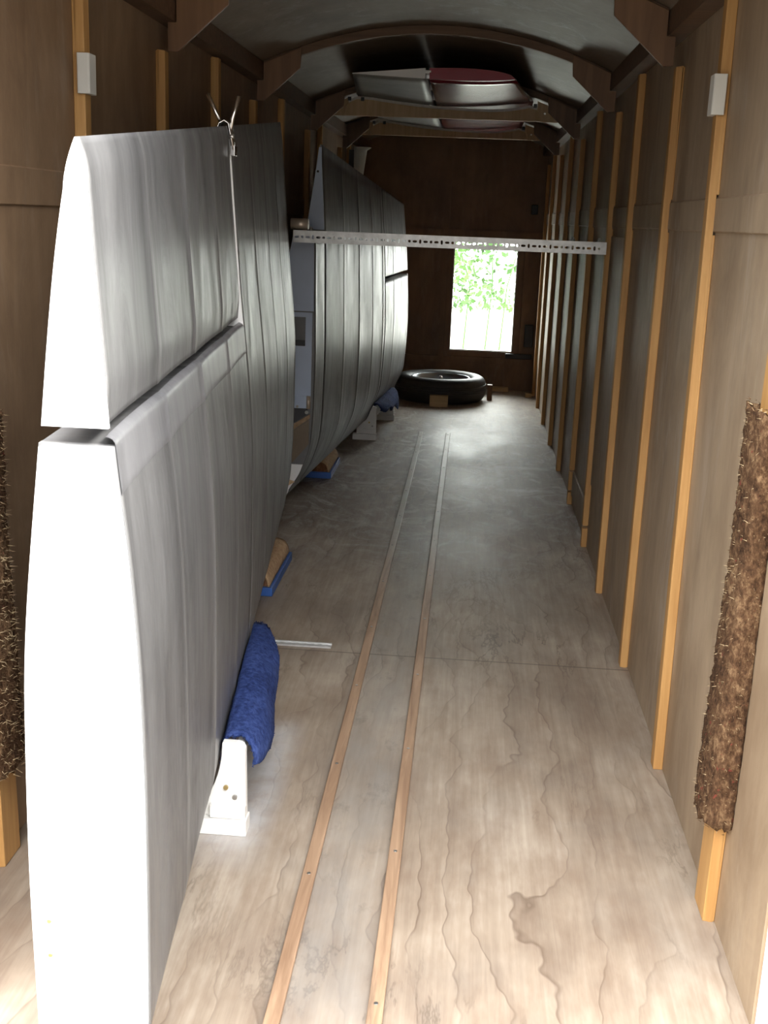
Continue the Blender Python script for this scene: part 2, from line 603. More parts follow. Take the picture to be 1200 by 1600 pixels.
# window frame and pane
wf = empty('window_1', (0.093, Y1, WZ0), 'bright overexposed window in the far end wall', 'window')
wf['kind'] = 'structure'
b = MB()
for (x0, x1, z0, z1) in ((WX0 - 0.012, WX0 + 0.006, WZ0 - 0.012, WZ1 + 0.012), (WX1 - 0.006, WX1 + 0.012, WZ0 - 0.012, WZ1 + 0.012),
                         (WX0 + 0.006, WX1 - 0.006, WZ0 - 0.012, WZ0 + 0.006), (WX0 + 0.006, WX1 - 0.006, WZ1 - 0.006, WZ1 + 0.012)):
    b.box(x0, x1, Y1 + 0.0145, Y1 + 0.03, z0, z1)
b.build('window_frame', M['board'], wf)
MB().box(WX0 + 0.006, WX1 - 0.006, Y1 + 0.018, Y1 + 0.022, WZ0 + 0.006, WZ1 - 0.006).build('window_pane', M['glass'], wf)

# front wall framing
ti = [0]


def trim(mb, mat, label, cat='trim', bevel=0.0):
    ti[0] += 1
    return S('trim_%d' % ti[0], mb, mat, label, cat, bevel)


FB = Y1 - 0.022
trim(MB().box(-0.215, -0.178, FB, Y1 - 0.0005, 0.235, 1.70), M['front'], 'upright batten on the far wall left of the window')
trim(MB().box(XL + 0.03, -0.216, FB, Y1 - 0.0005, 1.085, 1.135), M['front'], 'horizontal batten on the far wall left of the window, upper')
trim(MB().box(-0.177, XR - 0.03, FB, Y1 - 0.0005, 1.085, 1.135), M['front'], 'horizontal batten on the far wall just above the window')
trim(MB().box(XL + 0.03, XR - 0.03, FB, Y1 - 0.0005, 0.19, 0.235), M['front'], 'horizontal batten on the far wall just below the window')
trim(MB().box(0.37, 0.40, FB, Y1 - 0.0005, 0.24, 1.083), M['front'], 'upright batten on the far wall right of the window')

# studs: (y, full foot?)
ORD = ['first', 'second', 'third', 'fourth', 'fifth', 'sixth', 'seventh', 'eighth', 'ninth', 'tenth', 'eleventh']
ST_R = [1.86, 2.45, 3.075, 3.74, 4.31, 5.0, 5.70, 6.38, 7.06, 7.70, 8.25]
ST_L = [1.86, 2.43, 3.06, 3.69, 4.31, 4.93, 5.70, 6.15, 7.06, 7.55, 8.25]
for side, ys, xs, xw in (('right', ST_R, SR, XR), ('left', ST_L, SL, XL)):
    for i, y in enumerate(ys):
        wdt = 0.075 if i == 0 else 0.036
        b = MB()
        lean = {('right', 0): -0.055, ('left', 0): -0.045, ('right', 1): 0.035, ('right', 3): 0.02}.get((side, i), 0)
        x0, x1 = sorted((xs, xw - (0.0062 if side == 'right' else -0.0062)))
        z0, z1 = 0.0, 1.652
        if i % 2 == 0:
            z1 = 1.588
        if side == 'right' and i == 5:
            z0 = 0.155
        if side == 'right' and i == 4:
            z0 = 0.085
        b.box(x0, x1, y, y + wdt, z0 + 0.0005, z1)
        # packing behind the stud, above and below the joint strap
        x2, x3 = sorted((x1 if side == 'right' else x0, xw - (0.0003 if side == 'right' else -0.0003)))
        b.box(x2, x3, y, y + wdt, z0 + 0.0005, 1.19)
        b.box(x2, x3, y, y + wdt, 1.27, z1)
        b.v = [(p[0], p[1] + lean * p[2], p[2]) for p in b.v]
        trim(b, M['pine'], 'pale pine stud on the %s wall, %s from the open end' % (side, ORD[i]), 'stud', 0.002)

# roof bows with corner gussets on every other stud
GP = [(0.308, ROOF(0.308) - 0.006), (0.444, ROOF(0.444) - 0.008), (0.444, 1.656), (0.466, 1.656), (0.466, 1.588), (0.440, 1.586), (0.312, 1.700)]
for k, i in enumerate((0, 2, 4, 6, 8)):
    yb = ST_R[i]
    m = 28
    lo, hi = [], []
    for j in range(m + 1):
        x = lerp(-0.779, 0.446, j / m)
        hi.append((x, ROOF(x) - 0.0006))
        lo.append((x, ROOF(x) - 0.030))
    trim(MB().prism(lo + hi[::-1], 'y', yb + 0.001, yb + 0.030), M['bow'], 'curved roof bow, %s from the open end' % ORD[k], 'roof bow', 0.002)
    for side in ('right', 'left'):
        g = [(x, z) if side == 'right' else (2 * XC - x, z) for x, z in GP]
        trim(MB().prism(g, 'y', yb - 0.010, yb), M['gusset'], 'brown plywood corner gusset at the %s end of the %s roof bow' % (side, ORD[k]), 'gusset', 0.0015)
for side in ('right', 'left'):
    e = MB()
    p = [(0.449, 1.658), (XR - 0.0005, 1.658), (XR - 0.0005, ROOF(XR) - 0.002), (0.449, ROOF(0.449) - 0.002)]
    if side == 'left':
        p = [(2 * XC - x - (-0.0005 if x > 0.49 else 0), z) for x, z in p]
    trim(e.prism(p, 'y', 1.60, Y1 - 0.001), M['bow'], 'long eave rail where the %s wall meets the roof' % side, 'eave rail')

# open white rear door swung outwards on the right
d = MB()
ax, ay, bx_, by_ = XR + 0.003, Y0 - 0.008, XR + 0.42, Y0 - 0.98
dx, dy = (by_ - ay), -(bx_ - ax)
L = math.hypot(dx, dy)
nx, ny = -dx / L * 0.02, -dy / L * 0.02
d.prism([(ax, ay), (bx_, by_), (bx_ + nx, by_ + ny), (ax + nx, ay + ny)], 'z', -0.02, 1.72)
S('door_1', d, M['white'], 'edge of the white rear door swung open at the right', 'door')

# outside
S('ground', MB().box(-40, 40, -25, 60, -0.65, -0.55), M['track'], 'dark gravel ground around the trailer', 'ground')
S('ground', MB().box(-12, 12, 9.0, 40, -0.5495, -0.53), M['gravel'], 'bright pale yard outside the far window', 'ground')
hb = MB()
rr = random.Random(3)
for k in range(7000):
    x = rr.uniform(-2.6, 2.2)
    z = rr.uniform(0.10, 1.35)
    y = 15.0 + 0.4 * math.sin(x * 2.3) * math.cos(z * 1.9) + rr.uniform(-0.4, 0.5)
    if math.sin(x * 4.1 + 0.6) * math.sin(z * 6.3 + 1.0) * 0.6 + rr.random() < 0.12 + max(0, (x - 0.2)) * 1.6:
        continue
    s = rr.uniform(0.025, 0.06)
    a = Vector((rr.gauss(0, 1), rr.gauss(0, 1), rr.gauss(0, 1))).normalized()
    c_ = a.cross(Vector((rr.gauss(0, 1), rr.gauss(0, 1), rr.gauss(0, 1)))).normalized()
    p = Vector((x, y, z))
    hb.add([p - a * s, p + c_ * s * 0.6, p + a * s, p - c_ * s * 0.6], [(0, 1, 2, 3)])
for k in range(14):
    x = -2.5 + 0.27 * k + rr.uniform(-.08, .08)
    hb.tube([(x, 15.4, -0.529), (x + 0.05, 15.1, 0.4), (x + rr.uniform(-.2, .2), 15.1, 0.9)], [0.012, 0.009, 0.005], 6)
tag(hb.build('hedge_foliage', M['leaf'], None, 0, False), 'sunlit green foliage seen through the far window', 'foliage', None, 'stuff')


# ------------------------------------------------------------------ glider wings
class Wing:
    """section tables over chord fraction s (0 nose, 1 trailing edge) at two stations; x to the right / left side"""

    def __init__(s_, ya, yb, za, zb, ra, rb, la, lb, na, nb, ribs, sag=0.0035):
        s_.ya, s_.yb, s_.za, s_.zb = ya, yb, za, zb
        s_.ra, s_.rb, s_.la, s_.lb, s_.na, s_.nb = ra, rb, la, lb, na, nb
        s_.ribs, s_.sag = ribs, sag
        s_.round_te = False

    def zz(s_, y, s):
        t = (y - s_.ya) / (s_.yb - s_.ya)
        return lerp(lerp(s_.za[0], s_.za[1], s), lerp(s_.zb[0], s_.zb[1], s), t)

    def s_of(s_, y, z):
        t = (y - s_.ya) / (s_.yb - s_.ya)
        a, b_ = lerp(s_.za[0], s_.zb[0], t), lerp(s_.za[1], s_.zb[1], t)
        return (z - a) / (b_ - a)

    def side(s_, tab, nose, s):
        s0 = tab[0][0]
        if s < s0:
            return nose + (tab[0][1] - nose) * math.sqrt(max(0, 1 - (1 - s / s0) ** 2))
        return interp(tab, s)

    def off(s_, y):
        r = s_.ribs
        for q in r:
            if abs(y - q) < 0.011:
                return 0.0007
        for i in range(len(r) - 1):
            if r[i] < y < r[i + 1]:
                return -s_.sag * math.sin(PI * (y - r[i]) / (r[i + 1] - r[i]))
        return 0.0

    def pt(s_, y, s, right, extra=0.0):
        t = (y - s_.ya) / (s_.yb - s_.ya)
        if s > 0.955 and s_.round_te:
            a = s_.pt0(y, 0.955, True, extra)[0]
            b = s_.pt0(y, 0.955, False, extra)[0]
            ct_, k = (a + b) / 2, 0.03 + 0.97 * (1 - ((s - 0.955) / 0.045) ** 1.9)
            dc = (s_.pt0(y, s, True)[0] + s_.pt0(y, s, False)[0]) / 2 - (s_.pt0(y, 0.955, True)[0] + s_.pt0(y, 0.955, False)[0]) / 2
            return ((ct_ + dc) + ((a - b) / 2 * k) * (1 if right else -1), y, s_.zz(y, s))
        return s_.pt0(y, s, right, extra)

    def pt0(s_, y, s, right, extra=0.0):
        t = (y - s_.ya) / (s_.yb - s_.ya)
        o = s_.off(y) * min(1.0, s / 0.12) * min(1.0, max(0.0, (1 - s) / 0.06)) + extra
        if right:
            x = lerp(s_.side(s_.ra, s_.na, s), s_.side(s_.rb, s_.nb, s), t) + o
        else:
            x = lerp(s_.side(s_.la, s_.na, s), s_.side(s_.lb, s_.nb, s), t) - o
        return (x, y, s_.zz(y, s))

    def rows(s_, y0, y1):
        ys = {round(y0, 5), round(y1, 5)}
        y = y0
        while y < y1:
            ys.add(round(y, 5))
            y += 0.045
        for q in s_.ribs:
            for e in (-0.0125, -0.0095, 0.0095, 0.0125):
                if y0 < q + e < y1:
                    ys.add(round(q + e, 5))
        return sorted(ys)

    def loop(s_, y, s0, s1, extra=0.0):
        """closed outline: up the right side, down the left, over chord span s0..s1"""
        n = 40
        ss = []
        for i in range(n + 1):
            u = i / n
            if s0 <= 0.001:
                ss.append(s0 + (s1 - s0) * u ** 1.7)
            else:
                ss.append(lerp(s0, s1, u))
        R = [s_.pt(y, q, True, extra) for q in ss]
        L_ = [s_.pt(y, q, False, extra) for q in ss]
        return R + L_[::-1]

    def body(s_, mb, y0, y1, s0, s1, extra=0.0, caps=True):
        f0 = s0 if callable(s0) else (lambda y: s0)
        f1 = s1 if callable(s1) else (lambda y: s1)
        rows = [s_.loop(y, f0(y), f1(y), extra) for y in s_.rows(y0, y1)]
        mb.grid(rows, True, True)
        if caps:
            m = len(rows[0])
            for rw in (rows[0], rows[-1]):
                h = m // 2
                for i in range(h - 1):
                    mb.add([rw[i], rw[i + 1], rw[m - 2 - i], rw[m - 1 - i]], [(0, 1, 2, 3)])
        return mb

    def plate(s_, mb, y, y2, s0, s1, extra):
        """a flat rib plate over s0..s1 between y and y2"""
        rows = [s_.loop(y, s0, s1, extra)] + [[(p[0], y2, p[2]) for p in s_.loop(y, s0, s1, extra)]]
        mb.grid(rows, True, False)
        m = len(rows[0])
        for rw in rows:
            for i in range(m // 2 - 1):
                mb.add([rw[i], rw[i + 1], rw[m - 2 - i], rw[m - 1 - i]], [(0, 1, 2, 3)])
        return mb


def tapes(o, W):
    """lighter fabric tape over each rib station"""
    o.data.materials.append(M['tape'])  # light caught on the tape lips is put into this paler colour
    for p in o.data.polygons:
        if p.center.z > 0 and any(abs(p.center.y - q) < 0.0105 for q in W.ribs):
            p.material_index = 1


# near wing -----------------------------------------------------------------
W1 = Wing(1.28, 4.15, (0.045, 1.272), (0.095, 1.505),
          [(0.092, -0.370), (0.209, -0.3695), (0.322, -0.370), (0.463, -0.374), (0.584, -0.383), (0.736, -0.403), (0.880, -0.4165), (0.985, -0.4265), (1.0, -0.4345)],
          [(0.04, -0.651), (0.128, -0.631), (0.236, -0.624), (0.341, -0.622), (0.423, -0.622), (0.727, -0.655), (1.0, -0.686)],
          [(0.08, -0.519), (0.275, -0.523), (0.455, -0.520), (0.724, -0.490), (0.985, -0.4465), (1.0, -0.4375)],
          [(0.07, -0.755), (0.28, -0.772), (0.5, -0.768), (0.75, -0.735), (1.0, -0.692)],
          -0.447, -0.705, [1.288, 1.62, 1.97, 2.32, 2.645, 3.02, 3.40, 3.78, 4.14], 0.0022)
W1.round_te = True
wing = empty('glider_wing', (-0.5, 2.7, 0.0), 'silver-grey glider wing standing on edge nearest the open end, white end rib facing out', 'glider wing')
YA = 2.615
zc = lambda y: lerp(0.931, 0.945, (y - 1.28) / (YA - 1.28))      # rear edge of the wing in the aileron bay
sk = MB()
W1.body(sk, 1.284, YA + 0.006, 0.0, lambda y: W1.s_of(y, zc(y)))
W1.body(sk, YA + 0.006, 4.15, 0.0, 1.0)
tapes(sk.build('wing_skin', M['silver'], wing), W1)
rb = MB()
W1.plate(rb, 1.276, 1.284, 0.0, W1.s_of(1.28, 0.928), -0.0015)
rib = rb.build('end_rib', M['white'], wing, 0.002)
rib['label'] = 'white end rib of the wing'
for zz_ in (0.305, 0.255):
    MB().tube([(-0.497, 1.2765, zz_), (-0.497, 1.273, zz_)], 0.0028, 12).build('screw', M['brass'], rib)
MB().box(-0.515, -0.475, 1.2752, 1.2762, 0.20, 0.345).build('inspection_panel', M['white'], rib)
# rounded lip and tape along the rear edge
lp = MB()
rows = []
for y in W1.rows(1.284, YA + 0.004):
    s1 = W1.s_of(y, zc(y))
    s0 = W1.s_of(y, zc(y) - 0.062)
    r = [W1.pt(y, lerp(s0, s1, i / 8), True, 0.0014 if i else -0.001) for i in range(9)]
    x, _, z = r[-1]
    for a in (25, 50, 75, 90):
        q = math.radians(a)
        r.append((x - 0.012 * (1 - math.cos(q)), y, z + 0.011 * math.sin(q)))
    rows.append(r)
lp.grid(rows, False, True)
lp.build('rear_edge_tape', M['lip'], wing)
# a bright cut rib closing the bay beside the aileron
cb = MB()
W1.plate(cb, YA + 0.001, YA + 0.006, W1.s_of(YA, zc(YA) + 0.002), 1.0, 0.0006)
c_ = cb.build('bay_rib', M['white'], wing)
c_['label'] = 'thin bright rib edge beside the aileron'
# aileron
za_ = lambda y: lerp(0.953, 0.967, (y - 1.28) / (YA - 1.28))
al = MB()
W1.body(al, 1.284, YA - 0.008, lambda y: W1.s_of(y, za_(y)), 1.0, -0.0015)
def roll_in(mb):
    out = []
    for (x, y, z) in mb.v:
        d = (za_(y) + 0.055 - z) / 0.055
        xm = (W1.pt0(y, W1.s_of(y, z), True)[0] + W1.pt0(y, W1.s_of(y, z), False)[0]) / 2
        out.append((x - 0.0075 * max(0, d) ** 1.4, y, z) if x > xm else (x, y, z))
    mb.v = out


roll_in(al)
ail = al.build('aileron', M['silver'], wing)
tapes(ail, W1)
ar = MB()
W1.plate(ar, 1.276, 1.284, W1.s_of(1.28, 0.953), 1.0, -0.003)
q_ = ar.build('aileron_rib', M['white'], ail)
q_['label'] = 'white end rib of the aileron'
for y in (1.75, 2.25):
    p = W1.pt(y, W1.s_of(y, 0.944), True)
    MB().box(p[0] - 0.075, p[0] - 0.05, y - 0.012, y + 0.012, 0.936, 0.975).build('aileron_hinge', M['bolt'], wing)
# root spar stub
MB().tube([(-0.705, 4.15, 1.152), (-0.705, 4.235, 1.152)], 0.016, 16).build('spar_pin', M['bolt'], wing)

# far wing ------------------------------------------------------------------
W2 = Wing(4.5, 7.2, (0.09, 1.482), (0.10, 1.279),
          [(0.02, -0.690), (0.079, -0.643), (0.165, -0.610), (0.259, -0.602), (0.404, -0.599), (0.547, -0.603), (0.746, -0.609), (1.0, -0.630)],
          [(0.05, -0.452), (0.178, -0.394), (0.415, -0.381), (0.68, -0.395), (1.0, -0.4315)],
          [(0.06, -0.744), (0.25, -0.758), (0.5, -0.748), (0.75, -0.688), (1.0, -0.636)],
          [(0.06, -0.525), (0.25, -0.515), (0.5, -0.495), (0.75, -0.462), (1.0, -0.4355)],
          -0.716, -0.495, [4.53, 5.12, 5.52, 5.90, 6.24, 6.62, 7.18], 0.003)
wg2 = empty('glider_wing', (-0.6, 5.8, 0.0), 'second silver-grey glider wing standing on edge behind the perforated bar, pointed blue-grey rib showing', 'glider wing')
YB = 6.28
sk = MB()
W2.body(sk, 4.503, 4.70, 0.0, lambda y: W2.s_of(y, 1.130))
W2.body(sk, 4.70, YB, 0.0, 1.0)
zd = lambda y: lerp(0.868, 0.872, (y - YB) / (7.2 - YB))
W2.body(sk, YB, 7.2, 0.0, lambda y: W2.s_of(y, zd(y)))
tapes(sk.build('wing_skin', M['silver'], wg2), W2)
al2 = MB()
W2.body(al2, YB + 0.008, 7.2, lambda y: W2.s_of(y, zd(y) + 0.022), 1.0, -0.001)
tapes(al2.build('aileron', M['silver'], wg2), W2)
# pointed rib of the rear part
tr = MB()
W2.plate(tr, 4.692, 4.699, W2.s_of(4.7, 1.142), 0.992, 0.0012)
trb = tr.build('rear_rib', M['bluegrey'], wg2)
trb['label'] = 'pointed pale blue-grey rib'
MB().tube([(-0.626, 4.6915, 1.365), (-0.626, 4.689, 1.365)], 0.010, 16).build('rib_washer', M['bluegrey'], trb)
MB().tube([(-0.626, 4.689, 1.365), (-0.626, 4.687, 1.365)], 0.0045, 12).build('rib_hole', M['black'], trb)
# root rib face with a window, bracing and a white nose
rr_ = MB()
W2.plate(rr_, 4.494, 4.5025, W2.s_of(4.5, 0.835), W2.s_of(4.5, 1.130), -0.001)
rr_o = rr_.build('root_rib', M['bluegrey'], wg2)
rr_o['label'] = 'pale blue-grey root rib panel'


def root_piece(z0, z1, xa, xb, y0, y1):
    b = MB()
    return b.box(xa, xb, y0, y1, z0, z1)


rl = MB()
for (xa, xb, z0, z1) in ((-0.742, -0.70, 0.70, 0.83), (-0.635, -0.609, 0.70, 0.83), (-0.70, -0.635, 0.812, 0.83), (-0.742, -0.609, 0.48, 0.70)):
    rl.box(xa, xb, 4.495, 4.5025, z0, z1)
lb_ = rl.build('lower_rib', M['bluegrey'], wg2)
lb_['label'] = 'lower blue-grey rib with a rectangular opening'
MB().box(-0.705, -0.63, 4.530, 4.533, 0.69, 0.825).build('recess_back', M['bluegrey'], lb_)
MB().box(-0.700, -0.636, 4.497, 4.503, 0.70, 0.722).build('recess_sill', M['dark'], lb_)
MB().box(-0.74, -0.610, 4.487, 4.4945, 0.455, 0.505).build('fitting_plate', M['bluegrey'], lb_)
MB().tube([(-0.616, 4.485, 0.455), (-0.616, 4.485, 0.505)], 0.008, 12).build('root_pin', M['tube'], lb_)
MB().tube([(-0.622, 4.480, 0.440), (-0.622, 4.492, 0.440)], 0.007, 12).build('bolt', M['bolt'], lb_)
MB().tube([(-0.66, 4.482, 0.462), (-0.60 - 0.06, 4.492, 0.462)], 0.005, 12).build('bolt', M['bolt'], lb_)
MB().prism([(-0.74, 0.35), (-0.62, 0.43), (-0.62, 0.453), (-0.74, 0.453)], 'y', 4.497, 4.5025).build('spar_web', M['dark'], wg2)
MB().prism([(-0.74, 0.32), (-0.61, 0.415), (-0.61, 0.432), (-0.74, 0.348)], 'y', 4.486, 4.5025).build('diagonal_brace', M['pine_y'], wg2)
MB().prism([(-0.735, 0.225), (-0.675, 0.235), (-0.613, 0.31), (-0.613, 0.41), (-0.74, 0.318)], 'y', 4.49, 4.5025).build('brace_panel', M['ceil'], wg2)['label'] = 'grey timber panel'
nr = MB()
W2.plate(nr, 4.494, 4.5025, 0.0, W2.s_of(4.5, 0.225), -0.001)
nr.build('nose_rib', M['white'], wg2)['label'] = 'white nose rib'
MB().prism([(-0.735, 0.148), (-0.69, 0.163), (-0.665, 0.155), (-0.70, 0.135), (-0.735, 0.128)], 'y', 4.478, 4.4935).build('nose_bracket', M['rack'], wg2)


# ------------------------------------------------------------------ cradles and pads under the wings
def fuzz(mb, pts, length, rnd, w=0.0012):
    for p, nrm in pts:
        p = Vector(p)
        d_ = (Vector(nrm) + Vector((rnd.gauss(0, .5), rnd.gauss(0, .5), rnd.gauss(0, .5)))).normalized()
        a = d_.orthogonal().normalized() * w
        b_ = d_.cross(a).normalized() * w
        e = p + d_ * length * rnd.uniform(0.4, 1.0)
        q = p - d_ * 0.002
        mb.add([q + a, q - a * 0.5 + b_ * 0.87, q - a * 0.5 - b_ * 0.87, e], [(0, 1, 3), (1, 2, 3), (2, 0, 3)])


def cradle(W, xo, y0, y1, ztop, label, hem, drift, c_start):
    """white saddle board at y0 and y1, carpet draped over the outer jaw between them. xo = outer edge x at y0"""
    root = empty('wing_cradle', (xo - 0.06, y0, 0), label, 'wing cradle', 'white carpeted cradles under the wings')
    for k, y in enumerate((y0, y1)):
        o = xo + drift * k
        pts = [(o, 0.034), (o - 0.003, ztop - 0.012), (o - 0.010, ztop - 0.002), (o - 0.020, ztop)]
        xin = lambda z: max(W.pt(q, W.s_of(q, z), True)[0] if W.s_of(q, z) > 0 else -9 for q in (y - 0.012, y + 0.02, y + 0.03)) + 0.004
        zn_ = max(W.zz(q, 0.0) for q in (y, y + 0.02))
        nx_ = W.pt(y, 0.0, True)[0]
        z = ztop
        while z > zn_ + 0.002:
            pts.append((min(o - 0.024, xin(z)), z))
            z -= 0.008
        zl = min(W.zz(q, 0.0) for q in (y - 0.02, y + 0.03)) - 0.003
        pts += [(nx_ + 0.004, zl), (nx_ - 0.02, zl), (nx_ - 0.02, 0.034)]
        wx = o - nx_ + 0.01
        bd = MB().prism(pts, 'y', y, y + 0.02).build('saddle_board', M['board'], root, 0.0015)
        MB().box(o - 0.07, o, y - 0.012, y - 0.0003, 0.036, 0.062).build('batten', M['board'], bd)
        for bxx in (o - 0.022, o - 0.052 + 0.012):
            MB().tube([(bxx, y - 0.0003, 0.078 if bxx > o - 0.03 else 0.098), (bxx, y - 0.005, 0.078 if bxx > o - 0.03 else 0.098)], 0.005, 10).build('bolt', M['bolt'] if bxx > o - 0.03 else M['brass'], bd)
        MB().box(o - wx - 0.03, o + 0.003, y - 0.016, y + 0.026, 0.0005, 0.0338).build('foot', M['board'], root, 0.0015)
    # long stiffener under the carpet
    MB().prism([(xo - 0.022, y0 + 0.0205), (xo - 0.008, y0 + 0.0205), (xo - 0.008 + drift, y1 - 0.0005), (xo - 0.022 + drift, y1 - 0.0005)], 'z', ztop - 0.06, ztop - 0.012).build('stiffener', M['board'], root)
    rnd = random.Random(int(y0 * 100))
    rows, fz = [], []
    ny_ = 30
    for j in range(ny_ + 1):
        u = j / ny_
        y = lerp(y0 + c_start, y1 + 0.035, u)
        o = xo + drift * (y - y0) / (y1 - y0)
        prof = []
        hz = ztop - hem(u)
        wob = 0.004 * math.sin(u * 9)
        dip = 0.008 * math.sin(PI * u)
        fl = 0.001 + 0.015 * math.sin(PI * u) ** 0.8
        wi = lambda z: W.pt(y, max(0.001, W.s_of(y, z)), True)[0] + 0.0065
        inner = [(wi(ztop - 0.05), ztop - 0.05), (wi(ztop - 0.015), ztop - 0.015), (max(o - 0.040, wi(ztop + 0.003)), ztop + 0.003), (o - 0.026, ztop + 0.0055),
                 (o - 0.012, ztop + 0.005), (o - 0.001, ztop + 0.001), (o + 0.007 + wob + fl, ztop - 0.014),
                 (o + 0.012 + wob + fl * 1.6, lerp(ztop - 0.014, hz, 0.35)), (o + 0.013 + wob * 1.5 + fl * 1.8, lerp(ztop - 0.014, hz, 0.7)), (o + 0.011 + wob * 2 + fl * 1.5, hz)]
        # smooth resample
        for i in range(len(inner) - 1):
            for q in range(3):
                prof.append((lerp(inner[i][0], inner[i + 1][0], q / 3), lerp(inner[i][1], inner[i + 1][1], q / 3)))
        prof.append(inner[-1])
        jit = [rnd.uniform(-0.0012, 0.0012) for _ in prof]
        row = [(px + jt, y + rnd.uniform(-0.003, 0.003), pz + jt) for (px, pz), jt in zip(prof, jit)]
        rows.append(row)
        for i, p in enumerate(row):
            for _ in range(3):
                nv = Vector((1, 0, 0.3)) if i > 18 else Vector((0.2, 0, 1)) if i > 5 else Vector((-1, 0, .3))
                fz.append(((p[0], p[1] + rnd.uniform(-0.012, 0.012), p[2]), nv))
    cp = MB()
    cp.grid(rows, False, True)
    back = [[(lerp(p[0], xo + drift * 0.5 - 0.022, 0.0), p[1], p[2]) for p in r] for r in rows]
    o = cp.build('carpet_cover', M['bluecarpet'], root, 0, False)
    md = o.modifiers.new('thick', 'SOLIDIFY')
    md.thickness = 0.006
    md.offset = 0
    fm = MB()
    fuzz(fm, fz, 0.006, rnd)
    fo = fm.build('carpet_pile', M['bluecarpet'], o, 0, False)
    fo['kind'] = 'stuff'
    return root


cradle(W1, -0.388, 2.045, 2.68, 0.192, 'white cradle board with long blue carpet cover under the near wing', lambda u: 0.055 + 0.07 * math.sin(PI * min(1, u * 1.2)) ** 2 + 0.01 * math.sin(u * 21), -0.075, 0.026)
cradle(W2, -0.481, 6.28, 6.95, 0.188, 'white cradle board with blue carpet hanging over it under the far wing', lambda u: 0.03 + 0.075 * u + 0.012 * math.sin(u * 17), 0.052, 0.06)


def pad(x0, x1, y0, y1, label, h=0.085):
    root = empty('carpet_pad', ((x0 + x1) / 2, y0, 0), label, 'padded block', 'blue based carpet pads under the wings')
    MB().box(x0, x1, y0, y1, 0.0005, 0.03).build('base_board', M['bluebase'], root, 0.002)
    r = 0.046
    cx = x1 - r - 0.010
    rows = []
    rnd = random.Random(int(y0 * 31))
    for j in range(19):
        y = lerp(y0 + 0.006, y1 - 0.006, j / 18)
        rows.append([(cx - r * math.cos(PI * i / 20) * (1 + rnd.uniform(-.012, .012)), y, 0.031 + (h - 0.031) * math.sin(PI * i / 20) ** 0.8) for i in range(21)])
    m = MB()
    m.grid(rows, False, True)
    roll = m.build('carpet_roll', M['coir'], root, 0, False)
    md = roll.modifiers.new('thick', 'SOLIDIFY')
    md.thickness = 0.008
    md.offset = -1
    c2 = MB()
    inner = [(cx - (r - 0.009) * math.cos(PI * i / 20), 0.031 + (h - 0.040) * math.sin(PI * i / 20) ** 0.8) for i in range(21)]
    c2.prism(inner, 'y', y0 + 0.010, y1 - 0.010)
    c2.build('roll_core', M['coirend'], root)
    return root


pad(-0.735, -0.606, 5.25, 5.62, 'tan carpet roll on a blue base under the far wing, beside the floor battens')
pad(-0.690, -0.585, 3.50, 3.92, 'tan carpet roll on a blue base peeping out beneath the near wing', 0.082)


# ------------------------------------------------------------------ perforated steel angle across the trailer
def slotted_plate(length, height, thick):
    cu = bpy.data.curves.new('tmp', 'CURVE')
    cu.dimensions = '2D'
    cu.fill_mode = 'BOTH'
    cu.extrude = thick / 2

    def poly(pts):
        s = cu.splines.new('POLY')
        s.points.add(len(pts) - 1)
        for i, p in enumerate(pts):
            s.points[i].co = (p[0], p[1], 0, 1)
        s.use_cyclic_u = True
    poly([(0, 0), (length, 0), (length, height), (0, height)])
    x = 0.014
    k = 0
    pat = ('h', 'r', 'h', 'v')
    while x < length - 0.016:
        t = pat[k % 4]
        a, b_ = {'h': (0.0082, 0.0042), 'v': (0.0042, 0.0075), 'r': (0.0048, 0.0048)}[t]
        pts = []
        for i in range(16):
            q = 2 * PI * i / 16
            cxx, szz = math.cos(q), math.sin(q)
            pts.append((x + math.copysign(abs(cxx) ** 0.75, cxx) * a, height * 0.46 + math.copysign(abs(szz) ** 0.75, szz) * b_))
        poly(pts)
        x += 0.0195
        k += 1
    tmp = bpy.data.objects.new('tmp', cu)
    COL.objects.link(tmp)
    dg = bpy.context.evaluated_depsgraph_get()
    me = bpy.data.meshes.new_from_object(tmp.evaluated_get(dg))
    bpy.data.objects.remove(tmp)
    bpy.data.curves.remove(cu)
    return me


BY, BXL, BXR = 4.268, -0.655, 0.4735
bar = empty('perforated_bar', (BXL, BY, 1.10), 'perforated galvanised steel angle bar spanning the trailer at wing height', 'steel bar')
me = slotted_plate(BXR - BXL, 0.043, 0.0028)
me.materials.clear()
me.materials.append(M['steel'])
web = bpy.data.objects.new('slotted_web', me)
COL.objects.link(web)
web.parent = bar
web.location = (0, 0, 0)
web.rotation_euler = (PI / 2, 0, 0)
MB().box(BXL, BXR, BY + 0.0016, BY + 0.034, 1.1402, 1.143).build('top_flange', M['steel'], bar)
MB().box(BXR - 0.022, BXR - 0.006, BY - 0.006, BY - 0.0016, 1.103, 1.141).build('end_bracket', M['steel'], bar)
for (bx, bz) in ((-0.592, 1.150), (0.354, 1.150), (0.445, 1.150)):
    t = MB()
    t.tube([(bx, BY + 0.012, 1.1432), (bx, BY + 0.012, 1.1502)], 0.008, 6)
    t.tube([(bx, BY + 0.012, 1.1502), (bx, BY + 0.012, 1.157)], 0.004, 10)
    t.tube([(bx, BY + 0.012, 1.128), (bx, BY + 0.012, 1.140)], 0.0065, 6)
    t.build('bolt', M['bolt'], bar)
tb = MB()
tb.tube([(-0.668, BY + 0.03, 1.165), (-0.604, BY + 0.03, 1.165)], 0.0195, 20)
tag(tb.build('tube_roller', M['tube'], None), 'short tan tube lying on the left end of the perforated bar', 'tube')


